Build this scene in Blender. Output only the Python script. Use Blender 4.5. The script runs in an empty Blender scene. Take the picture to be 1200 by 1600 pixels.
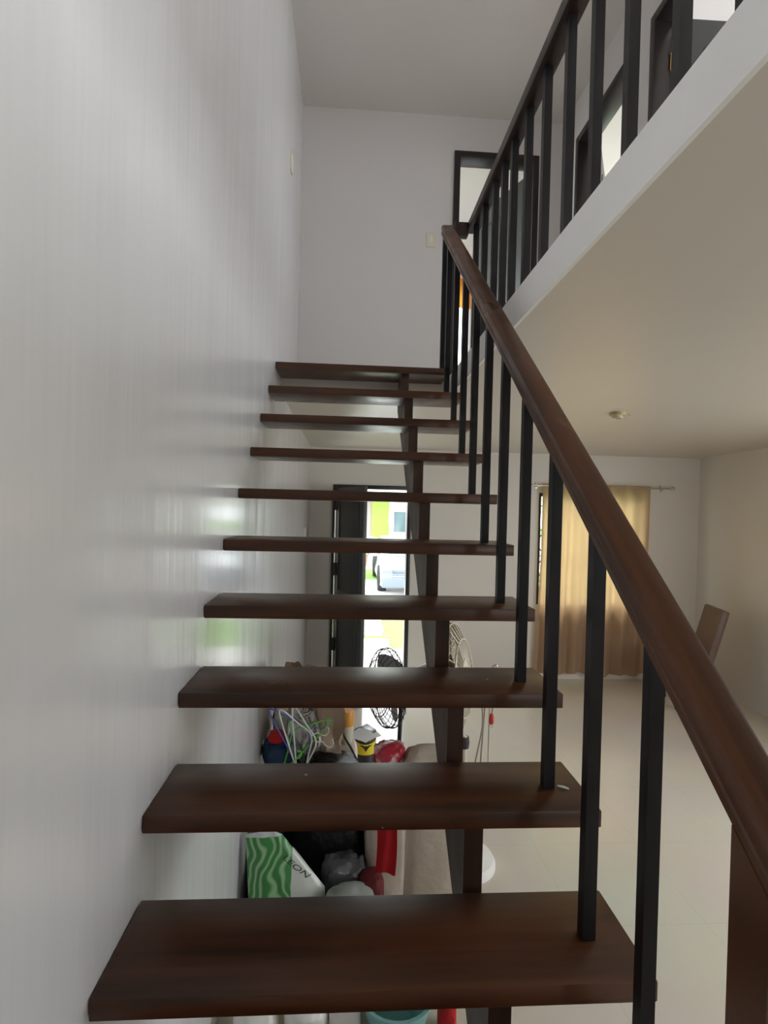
import bpy, bmesh, math, random
from mathutils import Vector, Matrix, noise
from math import sin, cos, pi, radians as R

random.seed(7)
sc = bpy.context.scene
C = sc.collection
ZO = 1.95          # all coordinates below are measured from eye level; the ground floor is at -1.95

# ------------------------------------------------------------------ camera
cam = bpy.data.cameras.new('camera'); cam.sensor_fit = 'HORIZONTAL'; cam.sensor_width = 36
cam.lens = 36 * 850 / 1200; cam.clip_start = 0.02; cam.clip_end = 300
co = bpy.data.objects.new('camera', cam); C.objects.link(co); sc.camera = co
yaw, pitch, roll = -6.4206e-02, -1.3190e-02, -2.4405e-02
Rm = Matrix.Rotation(yaw, 3, 'Z') @ Matrix.Rotation(pitch, 3, 'X') @ Matrix.Rotation(roll, 3, 'Y')
right, fwd, up = Rm.col[0], Rm.col[1], Rm.col[2]
M = Matrix((right, up, -fwd)).transposed().to_4x4()
M.translation = Vector((0.44289, 0, ZO))
co.matrix_world = M

# ------------------------------------------------------------------ world, exposure
SKY = 5.0
w = bpy.data.worlds.new('sky'); sc.world = w; w.use_nodes = True
bg = w.node_tree.nodes['Background']
bg.inputs[0].default_value = (0.90, 0.96, 1.0, 1); bg.inputs[1].default_value = SKY
sun = bpy.data.lights.new('sun', 'SUN'); sun.energy = 1.5; sun.angle = R(12); sun.color = (1, .96, .88)
so = bpy.data.objects.new('sun', sun); C.objects.link(so); so.rotation_euler = (R(-28), R(18), 0); so.location = (0, 0, 30)
vs = sc.view_settings
vs.view_transform = 'Standard'; vs.look = 'None'; vs.gamma = 1; vs.use_curve_mapping = False
vs.exposure = 0.42
sc.cycles.use_denoising = True
sc.cycles.max_bounces = 14; sc.cycles.diffuse_bounces = 10; sc.cycles.glossy_bounces = 5; sc.cycles.transmission_bounces = 6; sc.cycles.transparent_max_bounces = 8
sc.cycles.sample_clamp_indirect = 8

def portal(name, loc, rot, sx, sy):
    l = bpy.data.lights.new(name, 'AREA'); l.shape = 'RECTANGLE'; l.size = sx; l.size_y = sy
    l.cycles.is_portal = True
    o = bpy.data.objects.new(name, l); C.objects.link(o); o.location = (loc[0], loc[1], loc[2] + ZO); o.rotation_euler = rot

# ------------------------------------------------------------------ materials
def mat(name, col, rough=.5, metal=0, spec=.5, trans=0, coat=0, bump=None, noise_col=None, sheen=0):
    m = bpy.data.materials.new(name); m.use_nodes = True
    nt = m.node_tree; b = nt.nodes['Principled BSDF']
    b.inputs['Base Color'].default_value = (*col, 1); b.inputs['Roughness'].default_value = rough
    b.inputs['Metallic'].default_value = metal; b.inputs['Specular IOR Level'].default_value = spec
    b.inputs['Transmission Weight'].default_value = trans; b.inputs['Coat Weight'].default_value = coat
    b.inputs['Coat Roughness'].default_value = .12
    b.inputs['Sheen Weight'].default_value = sheen
    if bump or noise_col:
        tc = nt.nodes.new('ShaderNodeTexCoord'); mp = nt.nodes.new('ShaderNodeMapping')
        nt.links.new(tc.outputs['Object'], mp.inputs[0])
        nz = nt.nodes.new('ShaderNodeTexNoise'); nz.inputs['Detail'].default_value = 4
        nt.links.new(mp.outputs[0], nz.inputs['Vector'])
        if bump:
            sc_, st, dist = bump
            mp.inputs['Scale'].default_value = sc_ if hasattr(sc_, '__len__') else (sc_,) * 3
            nz.inputs['Scale'].default_value = 1
            bp = nt.nodes.new('ShaderNodeBump'); bp.inputs['Strength'].default_value = st; bp.inputs['Distance'].default_value = dist
            nt.links.new(nz.outputs[0], bp.inputs['Height']); nt.links.new(bp.outputs[0], b.inputs['Normal'])
        if noise_col:
            sc_, c2, lo, hi = noise_col
            mp2 = nt.nodes.new('ShaderNodeMapping'); nt.links.new(tc.outputs['Object'], mp2.inputs[0])
            mp2.inputs['Scale'].default_value = sc_ if hasattr(sc_, '__len__') else (sc_,) * 3
            n2 = nt.nodes.new('ShaderNodeTexNoise'); n2.inputs['Scale'].default_value = 1; n2.inputs['Detail'].default_value = 6
            nt.links.new(mp2.outputs[0], n2.inputs['Vector'])
            rp = nt.nodes.new('ShaderNodeValToRGB'); rp.color_ramp.elements[0].position = lo; rp.color_ramp.elements[1].position = hi
            rp.color_ramp.elements[0].color = (*col, 1); rp.color_ramp.elements[1].color = (*c2, 1)
            nt.links.new(n2.outputs[0], rp.inputs[0]); nt.links.new(rp.outputs[0], b.inputs['Base Color'])
    return m

PAINT = mat('wall_paint', (.69, .66, .655), .45, bump=((6, 6, 6), .06, .01))
PAINT2 = mat('warm_wall_paint', (.73, .69, .635), .45, bump=((6, 6, 6), .06, .01))
GLOSS = mat('enamel_wall_paint', (.665, .65, .65), .27, spec=.8, coat=.35, bump=((1.0, 5.0, .35), .45, .025))
CEIL = mat('ceiling_paint', (.68, .645, .62), .6, bump=(3, .05, .01))
CEIL2 = mat('ceiling_gloss_paint', (.60, .55, .49), .32, bump=(3, .10, .01))
FASC = mat('beam_paint', (.82, .81, .79), .35, noise_col=(3, (.86, .85, .83), .3, .7))
BLK = mat('black_enamel', (.008, .007, .0075), .38, spec=.22, bump=((30, 30, 3), .15, .002), noise_col=((14, 14, 3), (.022, .020, .022), .45, .75))
FRAME = mat('dark_door_frame', (.018, .013, .013), .35)
LEAF = mat('charcoal_door', (.035, .038, .038), .38, noise_col=((3, 3, .6), (.055, .055, .052), .3, .8))
METAL = mat('brushed_steel', (.55, .52, .46), .3, 1)
BRASS = mat('brass', (.85, .58, .22), .3, 1)
WHITE = mat('white_plastic', (.80, .79, .76), .35)
CREAM = mat('cream_plastic', (.72, .66, .52), .35)
BEIGE = mat('beige_plastic', (.55, .49, .38), .35, noise_col=(5, (.62, .57, .46), .3, .7))
DARKP = mat('dark_plastic', (.03, .028, .03), .4)
REDP = mat('red_plastic', (.55, .04, .04), .35)
PAPERB = mat('brown_paper', (.42, .31, .22), .75, bump=(14, .7, .02), noise_col=(6, (.50, .38, .28), .3, .7))
SACK = mat('beige_sack', (.44, .37, .30), .7, bump=(9, .6, .02), noise_col=(5, (.50, .43, .36), .3, .7))
BLACKBAG = mat('black_bin_bag', (.004, .004, .005), .42, spec=.25, bump=(18, .6, .02))
REDCLOTH = mat('red_cloth', (.45, .004, .008), .85, sheen=.1, bump=((60, 60, 60), .3, .003))
NAVY = mat('navy_cloth', (.02, .05, .11), .8, bump=(12, .5, .01))
GREENPL = mat('green_plastic', (.16, .60, .09), .3)
BLUEPL = mat('blue_plastic', (.10, .13, .45), .3)
TEAL = mat('teal_plastic', (.20, .42, .42), .35)
ORANGE = mat('orange_plastic', (.85, .38, .06), .35)
UPHOL = mat('brown_upholstery', (.155, .098, .078), .45, bump=(25, .2, .005))
CORD = mat('cord_rubber', (.30, .26, .22), .5)
CAN_BLK = mat('can_black', (.03, .03, .033), .3)
CAN_YEL = mat('can_yellow', (.85, .68, .03), .3)
PAPER = mat('white_paper', (.82, .83, .83), .7)
INKGREY = mat('grey_lettering', (.45, .44, .43), .4)
TIN = mat('tin_metal', (.6, .6, .6), .35, .9)
ORCURT = None

def wood(name, c1, c2, rough, scale, specks=False):
    m = bpy.data.materials.new(name); m.use_nodes = True; nt = m.node_tree; b = nt.nodes['Principled BSDF']
    tc = nt.nodes.new('ShaderNodeTexCoord'); oi = nt.nodes.new('ShaderNodeObjectInfo')
    ad = nt.nodes.new('ShaderNodeVectorMath'); ad.operation = 'MULTIPLY_ADD'
    nt.links.new(oi.outputs['Random'], ad.inputs[0]); ad.inputs[1].default_value = (7, 13, 5); nt.links.new(tc.outputs['Object'], ad.inputs[2])
    mp = nt.nodes.new('ShaderNodeMapping'); mp.inputs['Scale'].default_value = scale
    nt.links.new(ad.outputs[0], mp.inputs[0])
    n = nt.nodes.new('ShaderNodeTexNoise'); n.inputs['Scale'].default_value = 1; n.inputs['Detail'].default_value = 8; n.inputs['Distortion'].default_value = .15
    nt.links.new(mp.outputs[0], n.inputs['Vector'])
    rp = nt.nodes.new('ShaderNodeValToRGB'); rp.color_ramp.elements[0].position = .14; rp.color_ramp.elements[1].position = .9
    rp.color_ramp.elements[0].color = (*c1, 1); rp.color_ramp.elements[1].color = (*c2, 1)
    nt.links.new(n.outputs[0], rp.inputs[0])
    last = rp.outputs[0]
    if specks:
        v = nt.nodes.new('ShaderNodeTexVoronoi'); v.inputs['Scale'].default_value = 11; nt.links.new(ad.outputs[0], v.inputs['Vector'])
        lt = nt.nodes.new('ShaderNodeMath'); lt.operation = 'LESS_THAN'; lt.inputs[1].default_value = .042
        nt.links.new(v.outputs['Distance'], lt.inputs[0])
        sep = nt.nodes.new('ShaderNodeSeparateColor'); nt.links.new(v.outputs['Color'], sep.inputs[0])
        gt = nt.nodes.new('ShaderNodeMath'); gt.operation = 'GREATER_THAN'; gt.inputs[1].default_value = .60; nt.links.new(sep.outputs[0], gt.inputs[0])
        mu = nt.nodes.new('ShaderNodeMath'); mu.operation = 'MULTIPLY'; nt.links.new(lt.outputs[0], mu.inputs[0]); nt.links.new(gt.outputs[0], mu.inputs[1])
        mx = nt.nodes.new('ShaderNodeMix'); mx.data_type = 'RGBA'; nt.links.new(mu.outputs[0], mx.inputs[0]); nt.links.new(last, mx.inputs[6]); mx.inputs[7].default_value = (.5, .47, .42, 1)
        last = mx.outputs[2]
    nt.links.new(last, b.inputs['Base Color']); b.inputs['Specular IOR Level'].default_value = .4
    # dusty patches raise the roughness
    n2 = nt.nodes.new('ShaderNodeTexNoise'); n2.inputs['Scale'].default_value = 5; nt.links.new(ad.outputs[0], n2.inputs['Vector'])
    mr = nt.nodes.new('ShaderNodeMapRange'); mr.inputs['To Min'].default_value = rough; mr.inputs['To Max'].default_value = rough + .22
    mr.inputs['From Min'].default_value = .25; mr.inputs['From Max'].default_value = .75
    nt.links.new(n2.outputs[0], mr.inputs[0]); nt.links.new(mr.outputs[0], b.inputs['Roughness'])
    bp = nt.nodes.new('ShaderNodeBump'); bp.inputs['Strength'].default_value = .06; bp.inputs['Distance'].default_value = .002
    nt.links.new(n.outputs[0], bp.inputs['Height']); nt.links.new(bp.outputs[0], b.inputs['Normal'])
    return m
TREAD = wood('tread_wood', (.0, .0, .0), (.125, .041, .014), .26, (1.6, 22, 22), True)
STRW = wood('stringer_wood', (.01, .004, .002), (.085, .040, .025), .35, (20, 3, 3))
RAILW = wood('rail_wood', (.0, .0, .0), (.165, .058, .022), .24, (30, 1.5, 2))
DRAIL = wood('dark_rail_wood', (.0, .0, .0), (.055, .028, .020), .3, (30, 1.5, 20))

def tiles():
    m = bpy.data.materials.new('polished_tile'); m.use_nodes = True; nt = m.node_tree; b = nt.nodes['Principled BSDF']
    tc = nt.nodes.new('ShaderNodeTexCoord'); mp = nt.nodes.new('ShaderNodeMapping'); mp.inputs['Location'].default_value = (-.32, -.59, 0)
    nt.links.new(tc.outputs['Object'], mp.inputs[0])
    br = nt.nodes.new('ShaderNodeTexBrick'); br.offset = 0; br.inputs['Scale'].default_value = 1
    br.inputs['Brick Width'].default_value = .62; br.inputs['Row Height'].default_value = .62; br.inputs['Mortar Size'].default_value = .0016
    br.inputs['Color1'].default_value = (.70, .645, .55, 1); br.inputs['Color2'].default_value = (.705, .65, .56, 1); br.inputs['Mortar'].default_value = (.62, .565, .475, 1)
    nt.links.new(mp.outputs[0], br.inputs[0])
    nz = nt.nodes.new('ShaderNodeTexNoise'); nz.inputs['Scale'].default_value = 1.4; nz.inputs['Detail'].default_value = 5; nt.links.new(tc.outputs['Object'], nz.inputs['Vector'])
    mx = nt.nodes.new('ShaderNodeMix'); mx.data_type = 'RGBA'; mx.blend_type = 'MULTIPLY'; mx.inputs[0].default_value = .18
    nt.links.new(br.outputs[0], mx.inputs[6]); nt.links.new(nz.outputs[1], mx.inputs[7]); nt.links.new(mx.outputs[2], b.inputs['Base Color'])
    b.inputs['Roughness'].default_value = .13
    return m
TILE = tiles()

def glassy(name, tint=(.9, .95, .97), fac=.06):
    m = bpy.data.materials.new(name); m.use_nodes = True; nt = m.node_tree
    for n in list(nt.nodes): nt.nodes.remove(n)
    o = nt.nodes.new('ShaderNodeOutputMaterial'); mx = nt.nodes.new('ShaderNodeMixShader'); t = nt.nodes.new('ShaderNodeBsdfTransparent'); g = nt.nodes.new('ShaderNodeBsdfGlossy')
    t.inputs[0].default_value = (*tint, 1); g.inputs['Roughness'].default_value = .03; mx.inputs[0].default_value = fac
    nt.links.new(t.outputs[0], mx.inputs[1]); nt.links.new(g.outputs[0], mx.inputs[2]); nt.links.new(mx.outputs[0], o.inputs[0])
    return m
GLASS = glassy('window_glass')
CLEARPL = glassy('clear_plastic_film', (.80, .84, .84), .35)

def cloth(name, col, tcol, fac):
    m = bpy.data.materials.new(name); m.use_nodes = True; nt = m.node_tree
    for n in list(nt.nodes): nt.nodes.remove(n)
    o = nt.nodes.new('ShaderNodeOutputMaterial'); mx = nt.nodes.new('ShaderNodeMixShader'); t = nt.nodes.new('ShaderNodeBsdfTranslucent'); g = nt.nodes.new('ShaderNodeBsdfDiffuse')
    t.inputs[0].default_value = (*tcol, 1); g.inputs[0].default_value = (*col, 1); mx.inputs[0].default_value = fac
    tc = nt.nodes.new('ShaderNodeTexCoord'); nz = nt.nodes.new('ShaderNodeTexNoise'); nz.inputs['Scale'].default_value = 60
    bp = nt.nodes.new('ShaderNodeBump'); bp.inputs['Strength'].default_value = .15; bp.inputs['Distance'].default_value = .003
    nt.links.new(tc.outputs['Object'], nz.inputs['Vector']); nt.links.new(nz.outputs[0], bp.inputs['Height']); nt.links.new(bp.outputs[0], g.inputs['Normal'])
    nt.links.new(g.outputs[0], mx.inputs[1]); nt.links.new(t.outputs[0], mx.inputs[2]); nt.links.new(mx.outputs[0], o.inputs[0])
    return m
CURT = cloth('beige_curtain_cloth', (.42, .345, .265), (.78, .47, .22), .48)
ORCURT = cloth('orange_curtain_cloth', (.75, .33, .06), (.85, .38, .06), .6)

GRASS = mat('grass', (.11, .26, .035), .8, noise_col=(6, (.19, .36, .06), .35, .7), bump=(40, .6, .03))
PAVE = mat('pale_paving', (.62, .60, .57), .8, noise_col=(2, (.68, .66, .62), .3, .7))
ROAD = mat('concrete_road', (.60, .59, .57), .85, noise_col=(1, (.66, .65, .63), .3, .7))
LIME = mat('lime_house_paint', (.27, .43, .07), .7)
HWHITE = mat('white_house_paint', (.80, .78, .70), .7)
PINKW = mat('pinkish_render', (.32, .27, .26), .8)
HGLASS = mat('blue_window_glass', (.16, .23, .27), .1)
CARW = mat('white_car_paint', (.82, .83, .84), .2, coat=.8)
CARB = mat('slate_car_trim', (.14, .17, .22), .35)
RUBBER = mat('tyre_rubber', (.02, .02, .02), .8)
LEAVES = mat('shrub_leaves', (.20, .30, .12), .7, noise_col=(9, (.55, .55, .45), .5, .7))
TERRA = mat('terracotta', (.42, .17, .11), .7)

# ------------------------------------------------------------------ mesh helpers (coordinates are absolute, eye level = 0)
def BM(): return bmesh.new()
def box(bm, x0, x1, y0, y1, z0, z1, bev=0):
    r = bmesh.ops.create_cube(bm, size=1)
    vs = r['verts']
    for v in vs:
        v.co = Vector(((x0 + x1) / 2 + v.co.x * (x1 - x0), (y0 + y1) / 2 + v.co.y * (y1 - y0), (z0 + z1) / 2 + v.co.z * (z1 - z0)))
    if bev:
        es = list({e for v in vs for e in v.link_edges})
        bmesh.ops.bevel(bm, geom=es, offset=bev, segments=2, affect='EDGES', profile=.5)
    return bm
def obox(bm, c, ax, ay, az, sx, sy, sz, bev=0):
    r = bmesh.ops.create_cube(bm, size=1); vs = r['verts']; c = Vector(c); ax, ay, az = Vector(ax).normalized(), Vector(ay).normalized(), Vector(az).normalized()
    for v in vs: v.co = c + ax * v.co.x * sx + ay * v.co.y * sy + az * v.co.z * sz
    if bev:
        es = list({e for v in vs for e in v.link_edges})
        bmesh.ops.bevel(bm, geom=es, offset=bev, segments=2, affect='EDGES', profile=.5)
    return bm
def tube(bm, pts, r, n=8, closed=False):
    pts = [Vector(p) for p in pts]; m = len(pts); rings = []
    rr = r if hasattr(r, '__len__') else [r] * m
    prev = None
    for i, p in enumerate(pts):
        if closed: d = pts[(i + 1) % m] - pts[i - 1]
        else: d = pts[min(i + 1, m - 1)] - pts[max(i - 1, 0)]
        d.normalize()
        if prev is None:
            a = Vector((0, 0, 1)) if abs(d.z) < .9 else Vector((1, 0, 0))
            u = d.cross(a).normalized()
        else:
            u = (prev - d * prev.dot(d)).normalized()
        prev = u; v = d.cross(u)
        rings.append([bm.verts.new(p + (u * cos(2 * pi * k / n) + v * sin(2 * pi * k / n)) * rr[i]) for k in range(n)])
    for i in range(m if closed else m - 1):
        A, B = rings[i], rings[(i + 1) % m]
        for k in range(n): bm.faces.new((A[k], A[(k + 1) % n], B[(k + 1) % n], B[k]))
    if not closed:
        bm.faces.new(rings[0][::-1]); bm.faces.new(rings[-1])
    return bm
def smooth_path(pts, n=6, closed=False):
    P = [Vector(p) for p in pts]; m = len(P); out = []
    for i in range(m if closed else m - 1):
        g = (lambda k: P[k % m]) if closed else (lambda k: P[min(max(k, 0), m - 1)])
        a, b, c, d = g(i - 1), g(i), g(i + 1), g(i + 2)
        for j in range(n):
            t = j / n
            out.append(.5 * ((2 * b) + (c - a) * t + (2 * a - 5 * b + 4 * c - d) * t * t + (3 * b - a - 3 * c + d) * t ** 3))
    if not closed: out.append(P[-1])
    return out
def lathe(bm, prof, c, n=32, ax=None):
    """prof: (radius, height) pairs about +Z at c, or about direction ax"""
    c = Vector(c); ax = Vector(ax or (0, 0, 1)).normalized()
    q = Vector((0, 0, 1)).rotation_difference(ax)
    rings = []
    for r, h in prof:
        rings.append([bm.verts.new(c + q @ Vector((max(r, 1e-4) * cos(2 * pi * k / n), max(r, 1e-4) * sin(2 * pi * k / n), h))) for k in range(n)])
    for A, B in zip(rings, rings[1:]):
        for k in range(n): bm.faces.new((A[k], A[(k + 1) % n], B[(k + 1) % n], B[k]))
    bm.faces.new(rings[0][::-1]); bm.faces.new(rings[-1])
    return bm
def prism(bm, poly, axis, a, b):
    """poly of 2D points extruded along axis ('x' -> (y,z) poly, 'y' -> (x,z), 'z' -> (x,y))"""
    def P(p, t):
        return {'x': (t, p[0], p[1]), 'y': (p[0], t, p[1]), 'z': (p[0], p[1], t)}[axis]
    A = [bm.verts.new(P(p, a)) for p in poly]; B = [bm.verts.new(P(p, b)) for p in poly]
    n = len(poly)
    bm.faces.new(A); bm.faces.new(B[::-1])
    for k in range(n): bm.faces.new((A[k], B[k], B[(k + 1) % n], A[(k + 1) % n]))
    return bm
def sack(bm, c, sx, sy, sz, seed=0, amp=.12, e=.7, neck=False, freq=1.6, sub=4, lean=(0, 0)):
    """lumpy soft bag standing with its base at c"""
    r = bmesh.ops.create_icosphere(bm, subdivisions=sub, radius=1); c = Vector(c)
    for v in r['verts']:
        p = v.co.copy()
        q = Vector([math.copysign(abs(t) ** e, t) for t in p])
        nz = noise.noise(p * freq + Vector((seed * 3.1, seed, 0))) * amp + noise.noise(p * freq * 3.3 + Vector((0, seed, seed))) * amp * .4 + noise.noise(p * freq * 7 + Vector((seed, 0, seed))) * amp * .16
        q *= 1 + nz
        h = (q.z + 1) / 2
        if neck and h > .72:
            k = (h - .72) / .28; f = 1 - .75 * min(k, 1) ** .6
            a = math.atan2(q.y, q.x); f *= 1 + .12 * sin(9 * a)
            q.x *= f; q.y *= f
        z = max(0, h)
        v.co = c + Vector((q.x * sx / 2 + lean[0] * z, q.y * sy / 2 + lean[1] * z, z * sz))
    return bm
def shade(me, ang=35):
    me.polygons.foreach_set('use_smooth', [True] * len(me.polygons))
    me.set_sharp_from_angle(angle=R(ang))

def build(name, bm, m, parent=None, origin=None, smooth=True, recalc=True):
    o0 = Vector(parent['_o']) if parent is not None else Vector(origin if origin is not None else (0, 0, -1.95))
    if recalc: bmesh.ops.recalc_face_normals(bm, faces=bm.faces)
    for v in bm.verts: v.co -= o0
    me = bpy.data.meshes.new(name); bm.to_mesh(me); bm.free()
    for x in (m if isinstance(m, (list, tuple)) else [m]): me.materials.append(x)
    if smooth: shade(me)
    o = bpy.data.objects.new(name, me); C.objects.link(o)
    if parent is not None:
        o.parent = parent; o['_o'] = tuple(o0)
    else:
        o.location = (o0.x, o0.y, o0.z + ZO); o['_o'] = tuple(o0)
    return o
def tag(o, label, cat, group=None, kind=None):
    o['label'] = label; o['category'] = cat
    if group: o['group'] = group
    if kind: o['kind'] = kind
    return o
def thing(name, label, cat, loc, group=None):
    o = bpy.data.objects.new(name, None); C.objects.link(o); o.empty_display_size = .1
    o.location = (loc[0], loc[1], loc[2] + ZO); o['_o'] = tuple(loc)
    return tag(o, label, cat, group)
def struct(name, bm, m, label, cat, smooth=False):
    o = build(name, bm, m, smooth=smooth); tag(o, label, cat, kind='structure'); return o
def sthing(name, label, cat, loc):
    o = thing(name, label, cat, loc); o['kind'] = 'structure'; return o

def wall_cells(bm, axis, p0, p1, u0, u1, z0, z1, holes):
    """a solid wall between p0 and p1 on `axis`, with rectangular holes (ua, ub, za, zb)"""
    us = sorted({u0, u1, *[h[0] for h in holes], *[h[1] for h in holes]})
    zs = sorted({z0, z1, *[h[2] for h in holes], *[h[3] for h in holes]})
    def solid(i, j):
        if i < 0 or j < 0 or i >= len(us) - 1 or j >= len(zs) - 1: return False
        uc, zc = (us[i] + us[i + 1]) / 2, (zs[j] + zs[j + 1]) / 2
        return not any(h[0] < uc < h[1] and h[2] < zc < h[3] for h in holes)
    V = {}
    def vv(p, u, z):
        k = (p, round(u, 5), round(z, 5))
        if k not in V: V[k] = bm.verts.new((p, u, z) if axis == 'x' else (u, p, z))
        return V[k]
    for i in range(len(us) - 1):
        for j in range(len(zs) - 1):
            if not solid(i, j): continue
            a, b, c, d = us[i], us[i + 1], zs[j], zs[j + 1]
            for p in (p0, p1): bm.faces.new((vv(p, a, c), vv(p, b, c), vv(p, b, d), vv(p, a, d)))
            if not solid(i - 1, j): bm.faces.new((vv(p0, a, c), vv(p1, a, c), vv(p1, a, d), vv(p0, a, d)))
            if not solid(i + 1, j): bm.faces.new((vv(p0, b, c), vv(p1, b, c), vv(p1, b, d), vv(p0, b, d)))
            if not solid(i, j - 1): bm.faces.new((vv(p0, a, c), vv(p1, a, c), vv(p1, b, c), vv(p0, b, c)))
            if not solid(i, j + 1): bm.faces.new((vv(p0, a, d), vv(p1, a, d), vv(p1, b, d), vv(p0, b, d)))
    return bm

# ------------------------------------------------------------------ room shell
F0, FU, CL, CU = -1.95, .81, .69, 3.19        # lower floor, upper floor, lower ceiling, upper ceiling
YB, YF, XR = -2.6, 6.08, 4.5                  # back wall, front wall, right wall
XW, YL = 2.15, 4.45                           # upstairs corridor wall and landing wall
XS = 1.06                                     # edge of the upper slab
Y1, Z1, RUN, RISE, DEP = 0.9841, -0.8921, 0.24305, 0.18897, 0.2462
YT10 = Y1 + 9 * RUN
YS = YT10 + DEP + .002                        # front of the landing slab

struct('floor', box(BM(), -.12, XR + .12, YB - .12, YF + .17, F0 - .12, F0), TILE, 'cream polished tile floor of the living room', 'floor')
struct('wall_left', wall_cells(BM(), 'x', -.12, 0, YB - .12, YF + .17, F0, CU, [(4.75, 5.9, 1.2, 2.9)]), GLOSS, 'tall glossy white wall running beside the stair', 'wall')

DX0, DX1, DZ = .26, 1.14, .215
WX0, WX1, WZ0, WZ1 = 2.60, 3.785, -1.10, .18
CW = (1.25, 1.742, 1.25, 2.47)
wf = wall_cells(BM(), 'y', YF, YF + .15, 0, XR, F0, CU, [(DX0, DX1, F0, DZ), (WX0, WX1, WZ0, WZ1), CW, (2.9, 4.0, 1.7, 2.9)])
struct('wall_front', wf, PAINT2, 'front wall of the house with doorway and curtained window', 'wall')
wr = wall_cells(BM(), 'x', XR, XR + .12, YB - .12, YF + .15, F0, CU, [(-2.3, 2.9, 1.1, 3.0), (3.6, 5.8, 1.1, 3.0), (.2, 3.3, -1.1, .45)])
struct('wall_right', wr, PAINT2, 'plain off-white wall at the right of the living room', 'wall')
wb = wall_cells(BM(), 'y', YB - .12, YB, 0, XR, F0, CU, [(3.2, 4.1, -1.1, .35)])
struct('wall_back', wb, PAINT, 'rear wall of the house behind the stair foot', 'wall')
struct('ceiling', box(BM(), -.12, XR + .12, YB - .12, YF + .17, CU, CU + .12), CEIL, 'flat upper ceiling over stairwell and landing', 'ceiling')

# upper slab: corridor strip + landing; its painted edge is the pale beam beside the stair
bm = BM()
def slab(bm, x0, x1, y0, y1, top, zb0, zb1):
    vs = [bm.verts.new(p) for p in ((x0, y0, zb0), (x1, y0, zb0), (x1, y1, zb1), (x0, y1, zb1), (x0, y0, top), (x1, y0, top), (x1, y1, top), (x0, y1, top))]
    for f in ((0, 1, 2, 3), (4, 5, 6, 7), (0, 1, 5, 4), (1, 2, 6, 5), (2, 3, 7, 6), (3, 0, 4, 7)): bm.faces.new([vs[i] for i in f])
slab(bm, XS, XR, YB, YS, FU, CL, CL)
slab(bm, 0, XR, YS, YF, FU, CL, .625)
struct('floor_upper', bm, CEIL2, 'upper floor slab whose underside is the living room ceiling', 'floor')
struct('trim_1', box(BM(), XS - .012, XS, YB, YS - .004, CL - .004, FU + .004), FASC, 'pale painted slab edge sloping up at right beside the railing', 'trim')

wl = wall_cells(BM(), 'y', YL, YL + .1, 0, XW, FU, CU, [(1.275, 1.90, FU, 2.875)])
struct('wall_landing', wl, PAINT, 'landing wall straight above the top of the stair', 'wall')
wc = wall_cells(BM(), 'x', XW, XW + .1, YB, YF, FU, CU, [(2.30, 3.07, FU, 2.83), (3.40, 4.12, FU, 2.83), (-2.3, 1.6, FU + .01, 2.95)])  # last hole is out of view, opened to throw light onto the left wall
struct('wall_corridor', wc, PAINT, 'upstairs corridor wall with two bedroom doorways and an unseen opening added for light', 'wall')
struct('wall_bedroom', wall_cells(BM(), 'y', 3.22, 3.30, XW + .1, XR, FU, CU, []), PAINT, 'partition between the two upstairs bedrooms', 'wall')

# ------------------------------------------------------------------ unseen and seen windows
def frame_ring(bm, axis, p0, p1, u0, u1, z0, z1, t, bottom=True):
    def B(ua, ub, za, zb):
        if axis == 'x': box(bm, p0, p1, ua, ub, za, zb, .003)
        else: box(bm, ua, ub, p0, p1, za, zb, .003)
    B(u0, u0 + t, z0, z1); B(u1 - t, u1, z0, z1); B(u0 + t, u1 - t, z1 - t, z1)
    if bottom: B(u0 + t, u1 - t, z0, z0 + t)
    return bm
def window(name, label, axis, p, u0, u1, z0, z1, mull=1, t=.04):
    base = (p, (u0 + u1) / 2, z0) if axis == 'x' else ((u0 + u1) / 2, p, z0)
    w_ = sthing(name, label, 'window', base)
    bm = frame_ring(BM(), axis, p - .03, p + .03, u0, u1, z0, z1, t)
    for k in range(1, mull + 1):
        u = u0 + (u1 - u0) * k / (mull + 1)
        if axis == 'x': box(bm, p - .02, p + .02, u - .02, u + .02, z0 + t, z1 - t)
        else: box(bm, u - .02, u + .02, p - .02, p + .02, z0 + t, z1 - t)
    build('window_frame', bm, FRAME, w_)
    bm = BM()
    if axis == 'x': box(bm, p - .003, p + .003, u0 + t, u1 - t, z0 + t, z1 - t)
    else: box(bm, u0 + t, u1 - t, p - .003, p + .003, z0 + t, z1 - t)
    build('pane', bm, GLASS, w_)
    return w_
W1 = window('window_1', 'black framed living room window behind the beige curtain', 'y', YF + .06, WX0, WX1, WZ0, WZ1, 1)
window('window_2', 'bright bedroom window seen through the landing doorway', 'y', YF + .08, *CW, 0)
for i, (ax, p, u0, u1, z0, z1) in enumerate([('x', XR + .06, -2.3, 2.9, 1.1, 3.0), ('x', XR + .06, 3.6, 5.8, 1.1, 3.0), ('y', YF + .08, 2.9, 4.0, 1.7, 2.9),
                                             ('x', XR + .06, .2, 3.3, -1.1, .45), ('y', YB - .06, 3.2, 4.1, -1.1, .35), ('x', -.06, 4.75, 5.9, 1.2, 2.9)]):
    bm = frame_ring(BM(), ax, p - .03, p + .03, u0, u1, z0, z1, .04)
    o = struct('window_%d' % (i + 3), bm, FRAME, ('large bright window of the first upstairs bedroom', 'bright window of the second upstairs bedroom', 'small window of the second upstairs bedroom beside the big one', 'wide side window of the living room at the right', 'unseen window added to light the living room from the back', 'unseen window added on the left to light the far upstairs room')[i], 'window')  # the last two are out of view, added to bring in more daylight
HP = R(90)
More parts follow.
